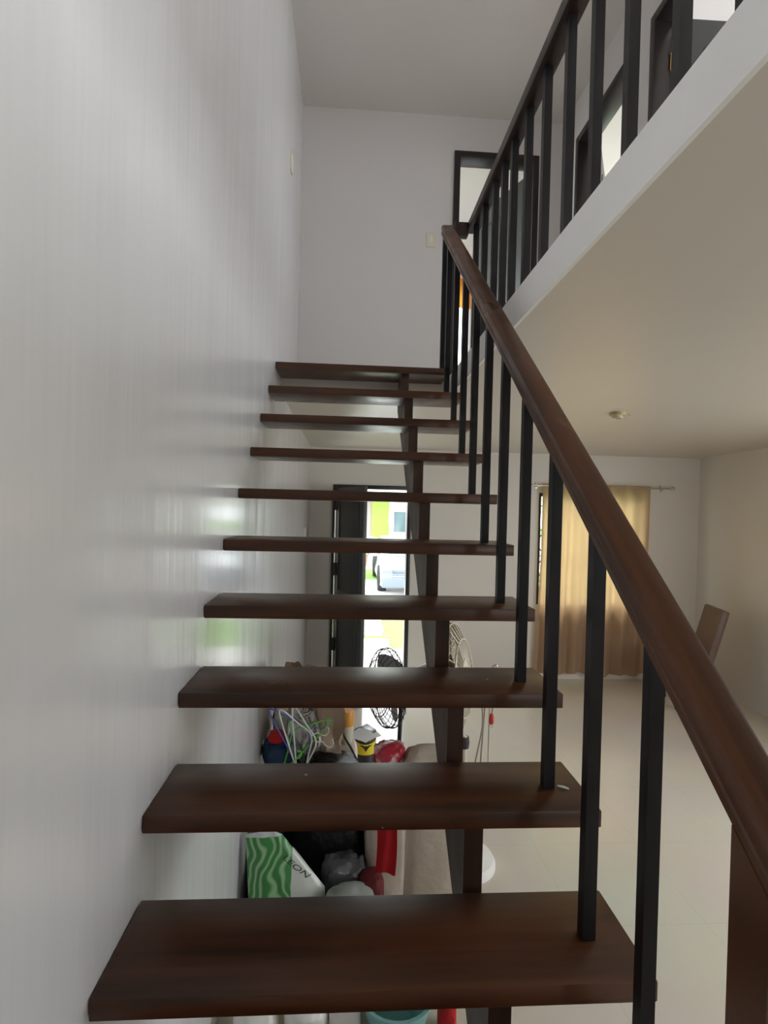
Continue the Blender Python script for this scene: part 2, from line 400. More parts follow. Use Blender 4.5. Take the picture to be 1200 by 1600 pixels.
for nm, ax, p, u0, u1, z0, z1 in (('p1', 'x', XR, -2.3, 2.9, 1.1, 3.0), ('p2', 'x', XR, 3.6, 5.8, 1.1, 3.0), ('p3', 'y', YF + .02, 2.9, 4.0, 1.7, 2.9), ('p4', 'x', XR, .2, 3.3, -1.1, .45),
                                  ('p5', '-y', YB, 3.2, 4.1, -1.1, .35), ('p10', '-x', 0, 4.75, 5.9, 1.2, 2.9), ('p7', 'y', YF + .02, DX0, DX1, F0, DZ), ('p8', 'y', YF + .02, WX0, WX1, WZ0, WZ1), ('p9', 'y', YF + .02, *CW)):
    uc, zc, su, sz = (u0 + u1) / 2, (z0 + z1) / 2, u1 - u0, z1 - z0
    if ax == 'x': portal('daylight_' + nm, (p, uc, zc), (0, HP, 0), sz, su)
    elif ax == '-x': portal('daylight_' + nm, (p, uc, zc), (0, -HP, 0), sz, su)
    elif ax == 'y': portal('daylight_' + nm, (uc, p, zc), (-HP, 0, 0), su, sz)
    else: portal('daylight_' + nm, (uc, p, zc), (HP, 0, 0), su, sz)

# iron grille outside window_1
g = thing('window_grille', 'iron grille of bars and rings outside the curtained window', 'grille', ((WX0 + WX1) / 2, YF + .12, WZ0))
bm = BM()
for k in range(9):
    u = WX0 + .03 + k * (WX1 - WX0 - .06) / 8
    if k in (0, 2, 4, 6, 8): box(bm, u - .006, u + .006, YF + .115, YF + .127, WZ0, WZ1)
for z in (WZ0 + .25, WZ0 + .55, WZ0 + .85, WZ0 + 1.13): box(bm, WX0, WX1, YF + .115, YF + .127, z - .006, z + .006)
build('grille_bars', bm, BLK, g)
for k in range(4):
    u = WX0 + .03 + (2 * k + 1) * (WX1 - WX0 - .06) / 8
    for z in (WZ0 + .40, WZ0 + .70):
        bm = tube(BM(), [(u + .115 * cos(a), YF + .135, z + .13 * sin(a)) for a in [2 * pi * i / 24 for i in range(24)]], .007, 6, True)
        build('grille_ring', bm, BLK, g)

# ------------------------------------------------------------------ doors
def leaf(name, parent, hinge, ang, width, z0, z1, th=.04, m=LEAF, knob=True, panels=True):
    """door leaf rotated about the hinge; ang = direction from the hinge, seen from above"""
    hx, hy = hinge; d = Vector((cos(ang), sin(ang), 0)); n = Vector((-sin(ang), cos(ang), 0)); u = Vector((0, 0, 1))
    c = Vector((hx, hy, 0)) + d * width / 2 + u * (z0 + z1) / 2
    bm = obox(BM(), c, d, n, u, width, th, z1 - z0, .003)
    if panels:
        for s in (-1, 1):
            for za, zb in ((z0 + .16, z0 + .85), (z0 + 1.0, z1 - .16)):
                pc = Vector((hx, hy, 0)) + d * width / 2 + u * (za + zb) / 2 + n * s * (th / 2 + .002)
                for du, dz, sw, sh in ((0, (zb - za) / 2, width - .24, .02), (0, -(zb - za) / 2, width - .24, .02), (-(width - .24) / 2, 0, .02, zb - za), ((width - .24) / 2, 0, .02, zb - za)):
                    obox(bm, pc + d * du + u * dz, d, n, u, sw, .01, sh, .002)
    lf = build(name, bm, m, parent)
    if knob:
        kb = BM()
        for s in (-1, 1):
            q = Vector((hx, hy, z0 + .98)) + d * (width - .07) + n * s * (th / 2)
            lathe(kb, [(.026, 0), (.026, .006), (.012, .012), (.012, .035), (.026, .045), (.030, .058), (.022, .07), (0, .073)], q, 20, n * s)
        build('door_knob', kb, METAL, lf)
    hg = [z0 + .22, (z0 + z1) / 2, z1 - .22]
    return lf, hg
d1 = sthing('door_1', 'open charcoal front door in its dark frame, garden beyond', 'door', ((DX0 + DX1) / 2, YF, F0))
build('door_frame', frame_ring(BM(), 'y', YF - .015, YF + .12, DX0, DX1, F0, DZ, .045, False), FRAME, d1)
lf, hg = leaf('door_leaf', d1, (DX0 + .062, YF - .03), math.atan2(-.80, .28), .84, F0 + .012, DZ - .04)
for z in (-1.55, -.72, -.0):
    build('hinge', tube(BM(), [(DX0 + .045, YF - .045, z - .07), (DX0 + .045, YF - .045, z + .07)], .03, 12), DARKP, lf)
bm = BM()
for xx in (DX0 - .008, DX0 + .028): tube(bm, [(xx, YF - .03, F0 + .02), (xx, YF - .03, DZ - .10)], .0065, 8)
build('jamb_light_slit', bm, METAL, d1)  # bright steel strips stand in for light slits and glints along the jamb

d2 = sthing('door_2', 'dark framed landing doorway with a half open grey door', 'door', (1.59, YL, FU))
build('door_frame', frame_ring(BM(), 'y', YL - .02, YL + .12, 1.235, 1.94, FU, 2.905, .05, False), FRAME, d2)
lf, hg = leaf('door_leaf', d2, (1.875, YL + .14), math.atan2(.68, -.27), .64, FU + .012, 2.80)
for z in (1.05, 1.85, 2.6): build('hinge', tube(BM(), [(1.882, YL + .118, z - .05), (1.882, YL + .118, z + .05)], .010, 10), BRASS, lf)

d3 = sthing('door_3', 'open bedroom doorway at upper right, dark door with brass hinge', 'door', (XW, 2.68, FU))
build('door_frame', frame_ring(BM(), 'x', XW - .02, XW + .10, 2.26, 3.11, FU, 2.87, .05, False), FRAME, d3)
lf, hg = leaf('door_leaf', d3, (XW + .132, 3.03), math.atan2(-.02, 1), .76, FU + .012, 2.80)
for z in (1.05, 1.85, 2.585):
    bm = tube(BM(), [(XW + .112, 3.045, z - .05), (XW + .112, 3.045, z + .05)], .012, 10); box(bm, XW + .075, XW + .112, 3.05, 3.0595, z - .05, z + .05)
    build('hinge', bm, BRASS, lf)

d4 = sthing('door_4', 'bedroom doorway with dark frame between the landing balusters, bright room inside', 'door', (XW, 3.75, FU))
build('door_frame', frame_ring(BM(), 'x', XW - .02, XW + .12, 3.36, 4.16, FU, 2.87, .05, False), FRAME, d4)
lf, hg = leaf('door_leaf', d4, (XW + .145, 4.12), math.atan2(.8, .45), .68, FU + .012, 2.80)

# ------------------------------------------------------------------ staircase
st = thing('staircase', 'open riser staircase of dark varnished wooden treads on one central stringer', 'staircase', (.525, 0, F0))
KS = range(-4, 11)
for k in KS:
    y, z = Y1 + RUN * (k - 1), Z1 + RISE * (k - 1)
    x1 = 1.05 if k < 10 else 1.005
    bm = box(BM(), 0.002, x1, y, y + DEP, z - .04, z, .003)
    build('tread', bm, TREAD, st)
# stringer outline in (y, z)
def soff(y): return -.918 + .7775 * (y - 1.479)
low = []
for k in range(-4, 11):
    y, z = Y1 + RUN * (k - 1) + .03, Z1 + RISE * (k - 1) - .04
    low += [(y, z - RISE + (.0 if k > -4 else .0) if k > -4 else F0), (y, z)]
top_end = (YS - .001, low[-1][1])
poly = low + [top_end, (YS - .001, soff(YS)), ((F0 - soff(0)) / .7775, F0)]
build('stringer', prism(BM(), poly, 'x', .732, .777), STRW, st, smooth=False)

sr = thing('stair_railing', 'brown wooden handrail on black square balusters along the stair', 'railing', (.957, .6, F0))
SL, XH = .79, .957
def zh(y): return SL * (y - 1.065)
prof = [(-.033, -.046), (-.033, -.031), (-.028, -.026), (-.033, -.021), (-.033, -.004), (-.030, .005), (-.022, .010), (.024, .011), (.031, .008), (.034, .000), (.033, -.021), (.028, -.026), (.033, -.031), (.033, -.046)]
bm = BM()
ya, yb = .575, 3.055
N = 40; rings = []
for i in range(N + 1):
    y = ya + (yb - ya) * i / N
    rings.append([bm.verts.new((XH + px, y, zh(y) + pz)) for px, pz in prof])
for A, B in zip(rings, rings[1:]):
    for k in range(len(prof)): bm.faces.new((A[k], A[(k + 1) % len(prof)], B[(k + 1) % len(prof)], B[k]))
bm.faces.new(rings[0]); bm.faces.new(rings[-1][::-1])
build('handrail', bm, RAILW, sr)
ny = .605
bm = BM()
b0 = Z1 - 2 * RISE
prism(bm, [(ny - .032, b0), (ny + .032, b0), (ny + .032, zh(ny + .032) - .046), (ny - .032, zh(ny - .032) - .046)], 'x', XH - .034, XH + .034)
build('newel_post', bm, RAILW, sr)
BS = .0136
for k in range(0, 11):
    yc = Y1 + RUN * (k - 1) + .112; z = Z1 + RISE * (k - 1)
    xc = XH + (.0018 * k if k else .006)
    if k == 10: yc -= .06
    if k == 0: yc += .03
    BS = .0125 if k == 0 else .0136
    bm = BM(); zt0 = zh(yc - BS) - .044; zt1 = zh(yc + BS) - .044
    prism(bm, [(yc - BS, z), (yc + BS, z), (yc + BS, zt1), (yc - BS, zt0)], 'x', xc - BS, xc + BS)
    build('baluster', bm, BLK, sr, smooth=False)

lr = thing('landing_railing', 'black railing with dark top rail along the upper corridor edge', 'railing', (1.10, 1, FU))
ZR = 1.59
bm = box(BM(), 1.068, 1.135, YB + .001, 3.06, ZR - .05, ZR, .006)
build('top_rail', bm, DRAIL, lr)
bm = box(BM(), XH + .033, 1.068, 2.995, 3.055, ZR - .085, ZR - .015, .005)
build('return_rail', bm, DRAIL, lr)
for y in [2.96, 2.76, 2.56, 2.41, 2.266, 2.08, 1.886, 1.683, 1.49, 1.297, 1.09, .90] + [.70 - .2 * i for i in range(16)]:
    bm = box(BM(), 1.102 - BS, 1.102 + BS, y - BS, y + BS, FU, ZR - .049)
    build('baluster', bm, BLK, lr, smooth=False)

t = tag(build('paper_scrap', tube(BM(), [(.985, 1.335, Z1 + RISE + .004), (.998, 1.325, Z1 + RISE + .005), (1.008, 1.318, Z1 + RISE + .004)], [.002, .003, .002], 6), WHITE, origin=(1.0, 1.325, Z1 + RISE)), 'tiny white scrap beside the baluster on the second lowest visible tread', 'scrap')
# ------------------------------------------------------------------ fittings
def switch(name, label, c, axis, w_=.075, h=.12):
    t = thing(name, label, 'light switch', c)
    x, y, z = c
    if axis == 'y':
        build('face_plate', box(BM(), x - w_ / 2, x + w_ / 2, y - .009, y, z - h / 2, z + h / 2, .003), CREAM, t)
        build('rocker', box(BM(), x - .013, x + .013, y - .013, y - .009, z - .028, z + .028, .001), WHITE, t)
    else:
        build('face_plate', box(BM(), x, x + .009, y - w_ / 2, y + w_ / 2, z - h / 2, z + h / 2, .003), CREAM, t)
        build('rocker', box(BM(), x + .009, x + .013, y - .013, y + .013, z - .028, z + .028, .001), WHITE, t)
switch('light_switch', 'cream light switch on the landing wall left of the doorway', (1.06, YL, 2.175), 'y')
switch('light_switch', 'thin light switch high on the glossy left wall', (0, 3.72, 2.28), 'x')
switch('light_switch', 'small light switch low on the left wall near the front door', (0, 5.55, -.31), 'x')

t = thing('ceiling_lamp_socket', 'small round cream lamp socket on the living room ceiling', 'lamp socket', (2.30, 3.70, CL - .008))
build('socket_base', lathe(BM(), [(.056, 0), (.056, -.018), (.052, -.024), (0, -.024)], (2.30, 3.70, CL - .004), 28), mat('aged_yellow_plastic', (.45, .36, .18), .4), t)
build('socket_ring', lathe(BM(), [(.034, 0), (.034, -.02), (.028, -.02), (.028, -.006), (0, -.006)], (2.30, 3.70, CL - .028), 28), BEIGE, t)
bm = tube(BM(), [(2.355, 3.71, CL - .008), (2.42, 3.76, CL - .006), (2.46, 3.83, CL - .005), (2.50, 3.86, CL - .006)], .004, 6)
build('wire', bm, CORD, t)

# curtain rod and curtain
t = thing('curtain_rod', 'thin metal curtain rod above the living room window', 'curtain rod', (3.3, YF - .07, .26))
build('rod', tube(BM(), [(2.50, YF - .07, .262), (4.10, YF - .07, .262)], .009, 12), METAL, t)
for xx, s in ((2.50, -1), (4.10, 1)):
    build('finial', lathe(BM(), [(.012, 0), (.016, .01), (.016, .02), (.008, .028), (.02, .04), (.022, .05), (.012, .062), (0, .066)], (xx, YF - .07, .262), 16, (s, 0, 0)), METAL, t)
for xx in (2.56, 4.02):
    bm = box(BM(), xx - .015, xx + .015, YF - .006, YF, .225, .30, .002); tube(bm, [(xx, YF - .005, .25), (xx, YF - .07, .25)], .006, 8)
    build('bracket', bm, METAL, t)
bm = BM()
nx, nz = 150, 44; ztop, zbot = .285, -1.875; grid = []
for j in range(nz + 1):
    v = j / nz; row = []
    for i in range(nx + 1):
        u = i / nx
        xl = 2.615 + (-.05 * (v > .35) * (v - .35) * 1.2); xr = 3.875 - .02 * v
        ph = u * 2 * pi * 7.5
        a = .014 + .020 * v + .008 * sin(u * 11)
        y = YF - .075 + a * sin(ph + .6 * sin(u * 5) + .35 * v) + .012 * v * noise.noise(Vector((u * 9, v * 4, 1)))
        if v < .02: y = YF - .075 + (y - YF + .075) * .6
        z = ztop + (zbot - ztop) * v + (.015 * sin(u * 7) + .012 * sin(u * 19)) * v
        row.append(bm.verts.new((xl + (xr - xl) * u + .006 * sin(ph * 2) * v, y, z)))
    grid.append(row)
for j in range(nz):
    for i in range(nx): bm.faces.new((grid[j][i], grid[j][i + 1], grid[j + 1][i + 1], grid[j + 1][i]))
tag(build('curtain', bm, CURT, origin=(3.25, YF - .075, zbot)), 'long beige curtain glowing in the living room window', 'curtain')
bm = BM(); grid = []
for j in range(9):
    row = [bm.verts.new((1.20 + .545 * i / 60, YF - .03 + .015 * sin(i * .9), 2.55 - .33 * j / 8)) for i in range(61)]; grid.append(row)
for j in range(8):
    for i in range(60): bm.faces.new((grid[j][i], grid[j][i + 1], grid[j + 1][i + 1], grid[j + 1][i]))
tag(build('valance', bm, ORCURT, origin=(1.65, YF - .03, 2.22)), 'short orange curtain over the bedroom window beyond the landing doorway', 'curtain')

# upholstered chair against the right wall
t = thing('dining_chair', 'high backed brown upholstered chair by the right wall of the living room', 'chair', (4.0, 5.05, F0))
sx_ = Vector((.21, .977, 0)).normalized(); fx = Vector((-.977, .21, 0)).normalized()
bk = (Vector((0, 0, 1)) - fx * .26).normalized(); nb = sx_.cross(bk).normalized()
tm = Vector((4.165, 5.24, -.955))
bm = box(BM(), -.21, .21, -.036, .036, -.42, .42, .018)
bm.transform(Matrix.Translation(tm - bk * .42) @ Matrix((sx_, nb, bk)).transposed().to_4x4())
build('backrest', bm, UPHOL, t)
s0 = tm - bk * .60 + fx * .14; s0.z = 0
bm = box(BM(), -.225, .225, -.165, .165, -.045, .045, .02)
bm.transform(Matrix.Translation(s0 + Vector((0, 0, -1.49))) @ Matrix((sx_, -fx, Vector((0, 0, 1)))).transposed().to_4x4())
build('seat', bm, UPHOL, t)
for a in (-1, 1):
    for b in (-1, 1):
        p = s0 + sx_ * a * .195 + fx * b * .125
        bm = BM(); obox(bm, (p.x, p.y, (F0 - 1.535) / 2), sx_, fx, (0, 0, 1), .04, .04, -1.535 - F0, .003)
        build('leg', bm, DRAIL, t)

# beige stand fan behind the stair
def ring(c, n, r, k=40, ang0=0):
    c = Vector(c); n = Vector(n).normalized(); a = n.cross(Vector((0, 0, 1))).normalized(); b = n.cross(a)
    return [c + a * r * cos(2 * pi * i / k + ang0) + b * r * sin(2 * pi * i / k + ang0) for i in range(k)]
def stand_fan(label, base, hub, n, rad, m_cage, m_body, m_blade, base_r, m_base, wire, wires=28, shroud=False, off=.17):
    t = thing('stand_fan', label, 'fan', base)
    bx, by, bz = base; n = Vector(n).normalized(); hub = Vector(hub)
    build('base', lathe(BM(), [(base_r, 0), (base_r, .02), (base_r * .93, .045), (base_r * .45, .085), (.035, .10), (.03, .14), (0, .14)], base, 36), m_base, t)
    back = hub - n * off
    build('pole', tube(BM(), [(bx, by, bz + .1), (bx, by, hub.z - .35), (bx, by, hub.z - .35), (back.x, back.y, hub.z - .06)], [.018, .018, .013, .013], 12), m_body, t)
    build('height_collar', lathe(BM(), [(.026, -.03), (.03, 0), (.026, .03)], (bx, by, hub.z - .38), 16), DARKP, t)
    build('motor_housing', lathe(BM(), [(.0, -.20), (.045, -.19), (.07, -.14), (.075, -.06), (.07, -.045), (0, -.045)], hub, 24, n), m_body, t)
    bm = BM()
    a = n.cross(Vector((0, 0, 1))).normalized(); b = n.cross(a)
    for r_, h in ((rad, 0), (rad * .985, .03), (rad * .70, .075), (rad * .33, .085), (rad * .7, -.04)):
        tube(bm, ring(hub + n * h, n, r_), wire * 1.5, 6, True)
    for i in range(wires):
        an = 2 * pi * i / wires; d = a * cos(an) + b * sin(an)
        tube(bm, [hub + n * .085 + d * rad * .2, hub + n * .075 + d * rad * .70, hub + n * .04 + d * rad * .95, hub + d * rad], wire, 4)
        tube(bm, [hub - n * .05 + d * rad * .2, hub - n * .04 + d * rad * .70, hub - n * .02 + d * rad * .95, hub + d * rad], wire, 4)
    cg = build('cage', bm, m_cage, t)
    build('cage_badge', lathe(BM(), [(rad * .2, 0), (rad * .2, .008), (rad * .15, .014), (0, .014)], hub + n * .083, 24, n), m_body, cg)
    if shroud:
        build('cloth_cover', lathe(BM(), [(rad * .3, -.075), (rad * .75, -.06), (rad * 1.0, -.03), (rad * 1.02, .01), (rad * 1.0, .015), (rad * .98, -.02), (rad * .7, -.05), (rad * .3, -.068)], hub, 40, n), m_cage, t)
    for j in range(3):
        bm = BM(); an0 = j * 2 * pi / 3 + .4; rows = []
        for i in range(7):
            r_ = .03 + (rad * .85 - .03) * i / 6; wd = .35 + .45 * sin(pi * i / 7)
            rows.append([hub + a * r_ * cos(an0 + q * wd) + b * r_ * sin(an0 + q * wd) + n * (.03 * q + .01) for q in (-1, -.5, 0, .5, 1)])
        for s in (0, .003):
            vs_ = [[bm.verts.new(p + n * s) for p in row] for row in rows]
            for A, B in zip(vs_, vs_[1:]):
                for k in range(4): bm.faces.new((A[k], A[k + 1], B[k + 1], B[k]))
        build('fan_blade', bm, m_blade, t)
    return t
BROWNP = mat('brown_fan_blade', (.20, .12, .07), .4)
GREYB = mat('smoky_fan_blade', (.30, .30, .32), .3)
f1 = stand_fan('large beige stand fan with white round base behind the stringer', (1.10, 2.92, F0), (1.00, 2.84, -.905), (.93, -.42, .12), .285, BEIGE, BEIGE, BROWNP, .185, WHITE, .0035, 40, True)
build('power_cord', tube(BM(), smooth_path([(1.16, 2.80, -1.02), (1.165, 2.79, -1.15), (1.13, 2.79, -1.35), (1.12, 2.79, -1.5), (1.145, 2.79, -1.62), (1.155, 2.80, -1.5), (1.17, 2.80, -1.2), (1.18, 2.80, -1.02)], 5), .004, 6), CORD, f1)
f2 = stand_fan('black stand fan with a wire cage in front of the open door', (.775, 3.22, F0), (.70, 3.17, -1.07), (-.35, -.90, .0) if 0 else (-.93, -.36, .05), .225, DARKP, DARKP, GREYB, .17, DARKP, .0021, 30, off=.085)
# plug hanging from the beige fan
t = thing('red_plug', 'red two pin plug hanging on a grey cord below the third lowest visible tread', 'plug', (1.23, 2.80, -1.10))
build('cord', tube(BM(), [(1.185, 2.82, -.98), (1.225, 2.80, -.995), (1.222, 2.80, -1.04), (1.215, 2.80, -1.085)], .0035, 6), CORD, t)
bm = BM(); lathe(bm, [(.004, .03), (.010, .026), (.013, .012), (.014, -.018), (.009, -.026), (0, -.026)], (1.215, 2.80, -1.112), 14)
build('plug_body', bm, REDP, t)
for s in (-1, 1): build('pin', box(BM(), 1.215 + s * .006 - .0018, 1.215 + s * .006 + .0018, 2.799, 2.801, -1.158, -1.136), METAL, t)
# small bent hook on a low box top behind the fan
t = tag(build('wire_hook', tube(BM(), smooth_path([(1.34, 3.30, -1.95), (1.34, 3.30, -1.10), (1.335, 3.30, -1.04), (1.35, 3.30, -.99), (1.375, 3.30, -.975), (1.38, 3.30, -1.0)], 5), .006, 8), METAL, origin=(1.34, 3.30, F0)), 'thin bent metal hook rod standing beside the beige fan', 'hook')

# ------------------------------------------------------------------ things piled under the stair
def soft(name, label, cat, m, c, sx, sy, sz, **k):
    grp = k.pop('group', None)
    return tag(build(name, sack(BM(), c, sx, sy, sz, **k), m, origin=c), label, cat, grp)
soft('bin_bag', 'big black bin bag filling the corner under the stair', 'bag', BLACKBAG, (.29, 3.02, F0), .54, .50, .56, seed=3, amp=.14)
soft('bin_bag', 'smaller shiny black bin bag in front of the big one', 'bag', BLACKBAG, (.37, 2.68, F0), .40, .30, .50, seed=8, amp=.16)
# brown paper bag: crumpled box standing on the bin bag
def paper_bag(label, c, sx, sy, sz, rot, seed, lean):
    bm = BM(); bmesh.ops.create_cube(bm, size=1)
    bmesh.ops.delete(bm, geom=[f for f in bm.faces if f.normal.z > .5], context='FACES_ONLY')
    bmesh.ops.subdivide_edges(bm, edges=bm.edges[:], cuts=16, use_grid_fill=True)
    q = Matrix.Rotation(rot, 3, 'Z')
    for v in bm.verts:
        p = v.co.copy(); h = p.z + .5
        n_ = noise.noise(p * 4 + Vector((seed, 0, 0))) * .22 + noise.noise(p * 9 + Vector((seed, 2, 0))) * .12
        taper = 1 - .30 * h * h
        x = p.x * sx * taper * (1 + n_); y = p.y * sy * (1 - .65 * h) * (1 + n_ * 2)
        z = h * sz + .10 * sz * noise.noise(Vector((p.x * 4, p.y * 3, seed))) * h
        v.co = Vector(c) + q @ Vector((x + lean * h, y, z))
    bmesh.ops.solidify(bm, geom=bm.faces[:], thickness=.003)
    return tag(build('paper_bag', bm, PAPERB, origin=c), label, 'bag')
paper_bag('tall crumpled brown paper bag on the big black bin bag', (.27, 3.12, -1.40), .30, .20, .44, .10, 5, .03)
paper_bag('short brown paper bag folded over behind the hangers', (.13, 3.30, -1.42), .22, .12, .44, -.2, 9, .03)
soft('clear_plastic_bag', 'clear plastic bag with green print among the hangers', 'bag', CLEARPL, (.22, 2.93, -1.42), .20, .16, .34, seed=4, amp=.2, sub=3)
soft('folded_cloth', 'navy blue cloth bundle beside the left wall', 'cloth', NAVY, (.10, 2.98, -1.44), .18, .22, .17, seed=2, amp=.18)
soft('red_cloth_bundle', 'small red cloth knot on top of the navy bundle', 'cloth', REDCLOTH, (.085, 2.90, -1.275), .08, .08, .06, seed=12, amp=.25, sub=3)
soft('white_plastic_bag', 'white plastic bag stuffed beside the hangers and wall', 'bag', WHITE, (.12, 3.14, -1.36), .14, .14, .20, seed=17, amp=.25, sub=3)
t = tag(build('black_tray', box(BM(), .03, .34, 2.80, 2.86, -1.478, -1.455, .004), BLACKBAG, origin=(.18, 2.83, -1.478)), 'flat black tray edge at the left wall under the pile', 'tray')
def hanger(label, m, c, rot, tilt, s=1):
    c = Vector(c); q = Matrix.Rotation(rot, 3, 'Z') @ Matrix.Rotation(tilt, 3, 'Y')
    pts = [(-.19, 0, 0), (-.10, 0, .05), (0, 0, .10), (.10, 0, .05), (.19, 0, 0), (.17, 0, -.02), (0, 0, -.022), (-.17, 0, -.02)]
    bm = tube(BM(), smooth_path([c + q @ (Vector(p) * s) for p in pts], 4, True), .0042, 8, True)
    hk = [(0, 0, .10), (0, 0, .135), (.02, 0, .15), (.03, 0, .175), (.012, 0, .195), (-.012, 0, .19)]
    tube(bm, smooth_path([c + q @ (Vector(p) * s) for p in hk], 5), .0030, 8)
    return tag(build('clothes_hanger', bm, m, origin=c), label, 'hanger', 'plastic clothes hangers on the pile')
hanger('white plastic hanger standing upright in the middle of the bundle', WHITE, (.185, 2.80, -1.24), .3, R(72))
hanger('blue plastic hanger tilted behind the white one', BLUEPL, (.165, 2.83, -1.24), .2, R(62), 1.05)
hanger('pale green plastic hanger leaning right in the bundle', GREENPL, (.25, 2.84, -1.25), -.1, R(-48), .9)
hanger('bright green plastic hanger lowest at the front of the pile', GREENPL, (.16, 2.76, -1.40), .4, R(25), .75)
hanger('second white plastic hanger resting against the paper bag', WHITE, (.21, 2.81, -1.235), -.2, R(84), .95)
# round tub of orange and white plastic behind the paper bag
t = thing('snack_tub', 'round orange and white plastic tub behind the tall paper bag', 'tub', (.455, 3.42, -1.50))
build('tub_body', lathe(BM(), [(.040, 0), (.047, .08), (.049, .11), (0, .11)], (.455, 3.42, -1.50), 28), CREAM, t)
build('tub_lid', lathe(BM(), [(.051, .11), (.051, .19), (.044, .20), (0, .20)], (.455, 3.42, -1.50), 28), ORANGE, t)
soft('brown_parcel', 'wrapped brown parcel under the orange tub', 'parcel', SACK, (.435, 3.46, F0), .17, .20, .46, seed=31, amp=.06, e=.5)
soft('pink_white_bag', 'white and pink printed plastic bag left of the paint can', 'bag', mat('pinkish_plastic', (.80, .70, .72), .35, noise_col=(16, (.65, .12, .25), .60, .66)), (.49, 3.68, F0), .10, .10, .36, seed=21, amp=.15, sub=3)
tag(build('power_cable', tube(BM(), [(.43, 3.25, -1.36), (.455, 3.27, -1.42), (.49, 3.28, -1.48), (.53, 3.28, -1.56), (.545, 3.28, -1.70), (.54, 3.28, -1.85), (.56, 3.3, -1.93), (.66, 3.4, -1.943)], .007, 8), DARKP, origin=(.6, 3.4, F0)), 'dark cable trailing down between paper bag and paint can', 'cable')

# paint can with paper on it
PC = Vector((.603, 4.05, F0)); PR, PH = .083, .255
t = thing('paint_can', 'black and yellow paint can on the floor with paper on its lid', 'paint can', PC)
build('can_body', lathe(BM(), [(PR, 0), (PR, PH), (PR - .006, PH + .004), (0, PH + .004)], PC, 48), CAN_BLK, t)
bm = BM(); n_ = 40; rows = []
for i in range(n_ + 1):
    an = -pi / 2 - 1.35 + 2.7 * i / n_
    zt = .202 - .016 * cos((an + pi / 2) * 1.1) ** 2
    rows.append([bm.verts.new(PC + Vector(((PR + .0008) * cos(an), (PR + .0008) * sin(an), zz))) for zz in (.108, (.108 + zt) / 2, zt)])
for A, B in zip(rows, rows[1:]):
    for k in range(2): bm.faces.new((A[k], B[k], B[k + 1], A[k + 1]))
lb = build('yellow_label', bm, CAN_YEL, t)
def on_can(p, r=PR + .0022, z0=0):  # flat (x, z) design wrapped round the can, facing the stair
    an = -pi / 2 + .05 + p[0] / PR
    return PC + Vector((r * cos(an), r * sin(an), p[1] + z0 + .052))
bm = BM()
wing = [(-.048, .130), (-.020, .128), (-.008, .122), (0, .126), (.008, .122), (.020, .128), (.048, .130), (.036, .120), (.026, .117), (.020, .110), (.014, .104), (.010, .098), (.004, .088), (0, .078), (-.004, .088), (-.010, .098), (-.014, .104), (-.020, .110), (-.026, .117), (-.036, .120)]
bm.faces.new([bm.verts.new(on_can(p)) for p in wing])
bmesh.ops.triangulate(bm, faces=bm.faces[:])
build('bird_emblem', bm, CAN_BLK, lb, smooth=False, recalc=False)
def text_mesh(body, size, mapf, ext=0):
    cu = bpy.data.curves.new('lettering', 'FONT'); cu.body = body; cu.size = size; cu.align_x = 'CENTER'; cu.fill_mode = 'FRONT'; cu.resolution_u = 3
    ob = bpy.data.objects.new('lettering', cu); C.objects.link(ob); bpy.context.view_layer.update()
    me = bpy.data.meshes.new_from_object(ob.evaluated_get(bpy.context.evaluated_depsgraph_get()))
    bpy.data.objects.remove(ob); bm = BM(); bm.from_mesh(me); bpy.data.meshes.remove(me)
    bmesh.ops.subdivide_edges(bm, edges=[e for e in bm.edges if e.calc_length() > size * .2], cuts=2)
    for v in bm.verts: v.co = mapf((v.co.x, v.co.y))
    return bm
build('lettering', text_mesh('BOYSEN', .034, lambda p: on_can((p[0], p[1] + .160))), INKGREY, t, smooth=False, recalc=False)
bm = BM(); pz = F0 + PH + .006
crn = [(.46, 3.93), (.60, 3.84), (.72, 3.97), (.62, 4.20)]; gr = []
for j in range(9):
    row = []
    for i in range(9):
        a, b = i / 8, j / 8
        x = (1 - b) * ((1 - a) * crn[0][0] + a * crn[1][0]) + b * ((1 - a) * crn[3][0] + a * crn[2][0])
        y = (1 - b) * ((1 - a) * crn[0][1] + a * crn[1][1]) + b * ((1 - a) * crn[3][1] + a * crn[2][1])
        rr = max(0, math.hypot(x - PC.x, y - PC.y) - PR)
        row.append(bm.verts.new((x, y, pz + .004 * sin(a * 3) - .25 * rr * rr - (.0 if b < .5 else .02 * (b - .5)))))
    gr.append(row)
for j in range(8):
    for i in range(8): bm.faces.new((gr[j][i], gr[j][i + 1], gr[j + 1][i + 1], gr[j + 1][i]))
bmesh.ops.solidify(bm, geom=bm.faces[:], thickness=.002)
tag(build('cardboard_sheet', bm, PAPER, origin=(.6, 4.0, pz)), 'white paper sheet lying on top of the paint can', 'paper')

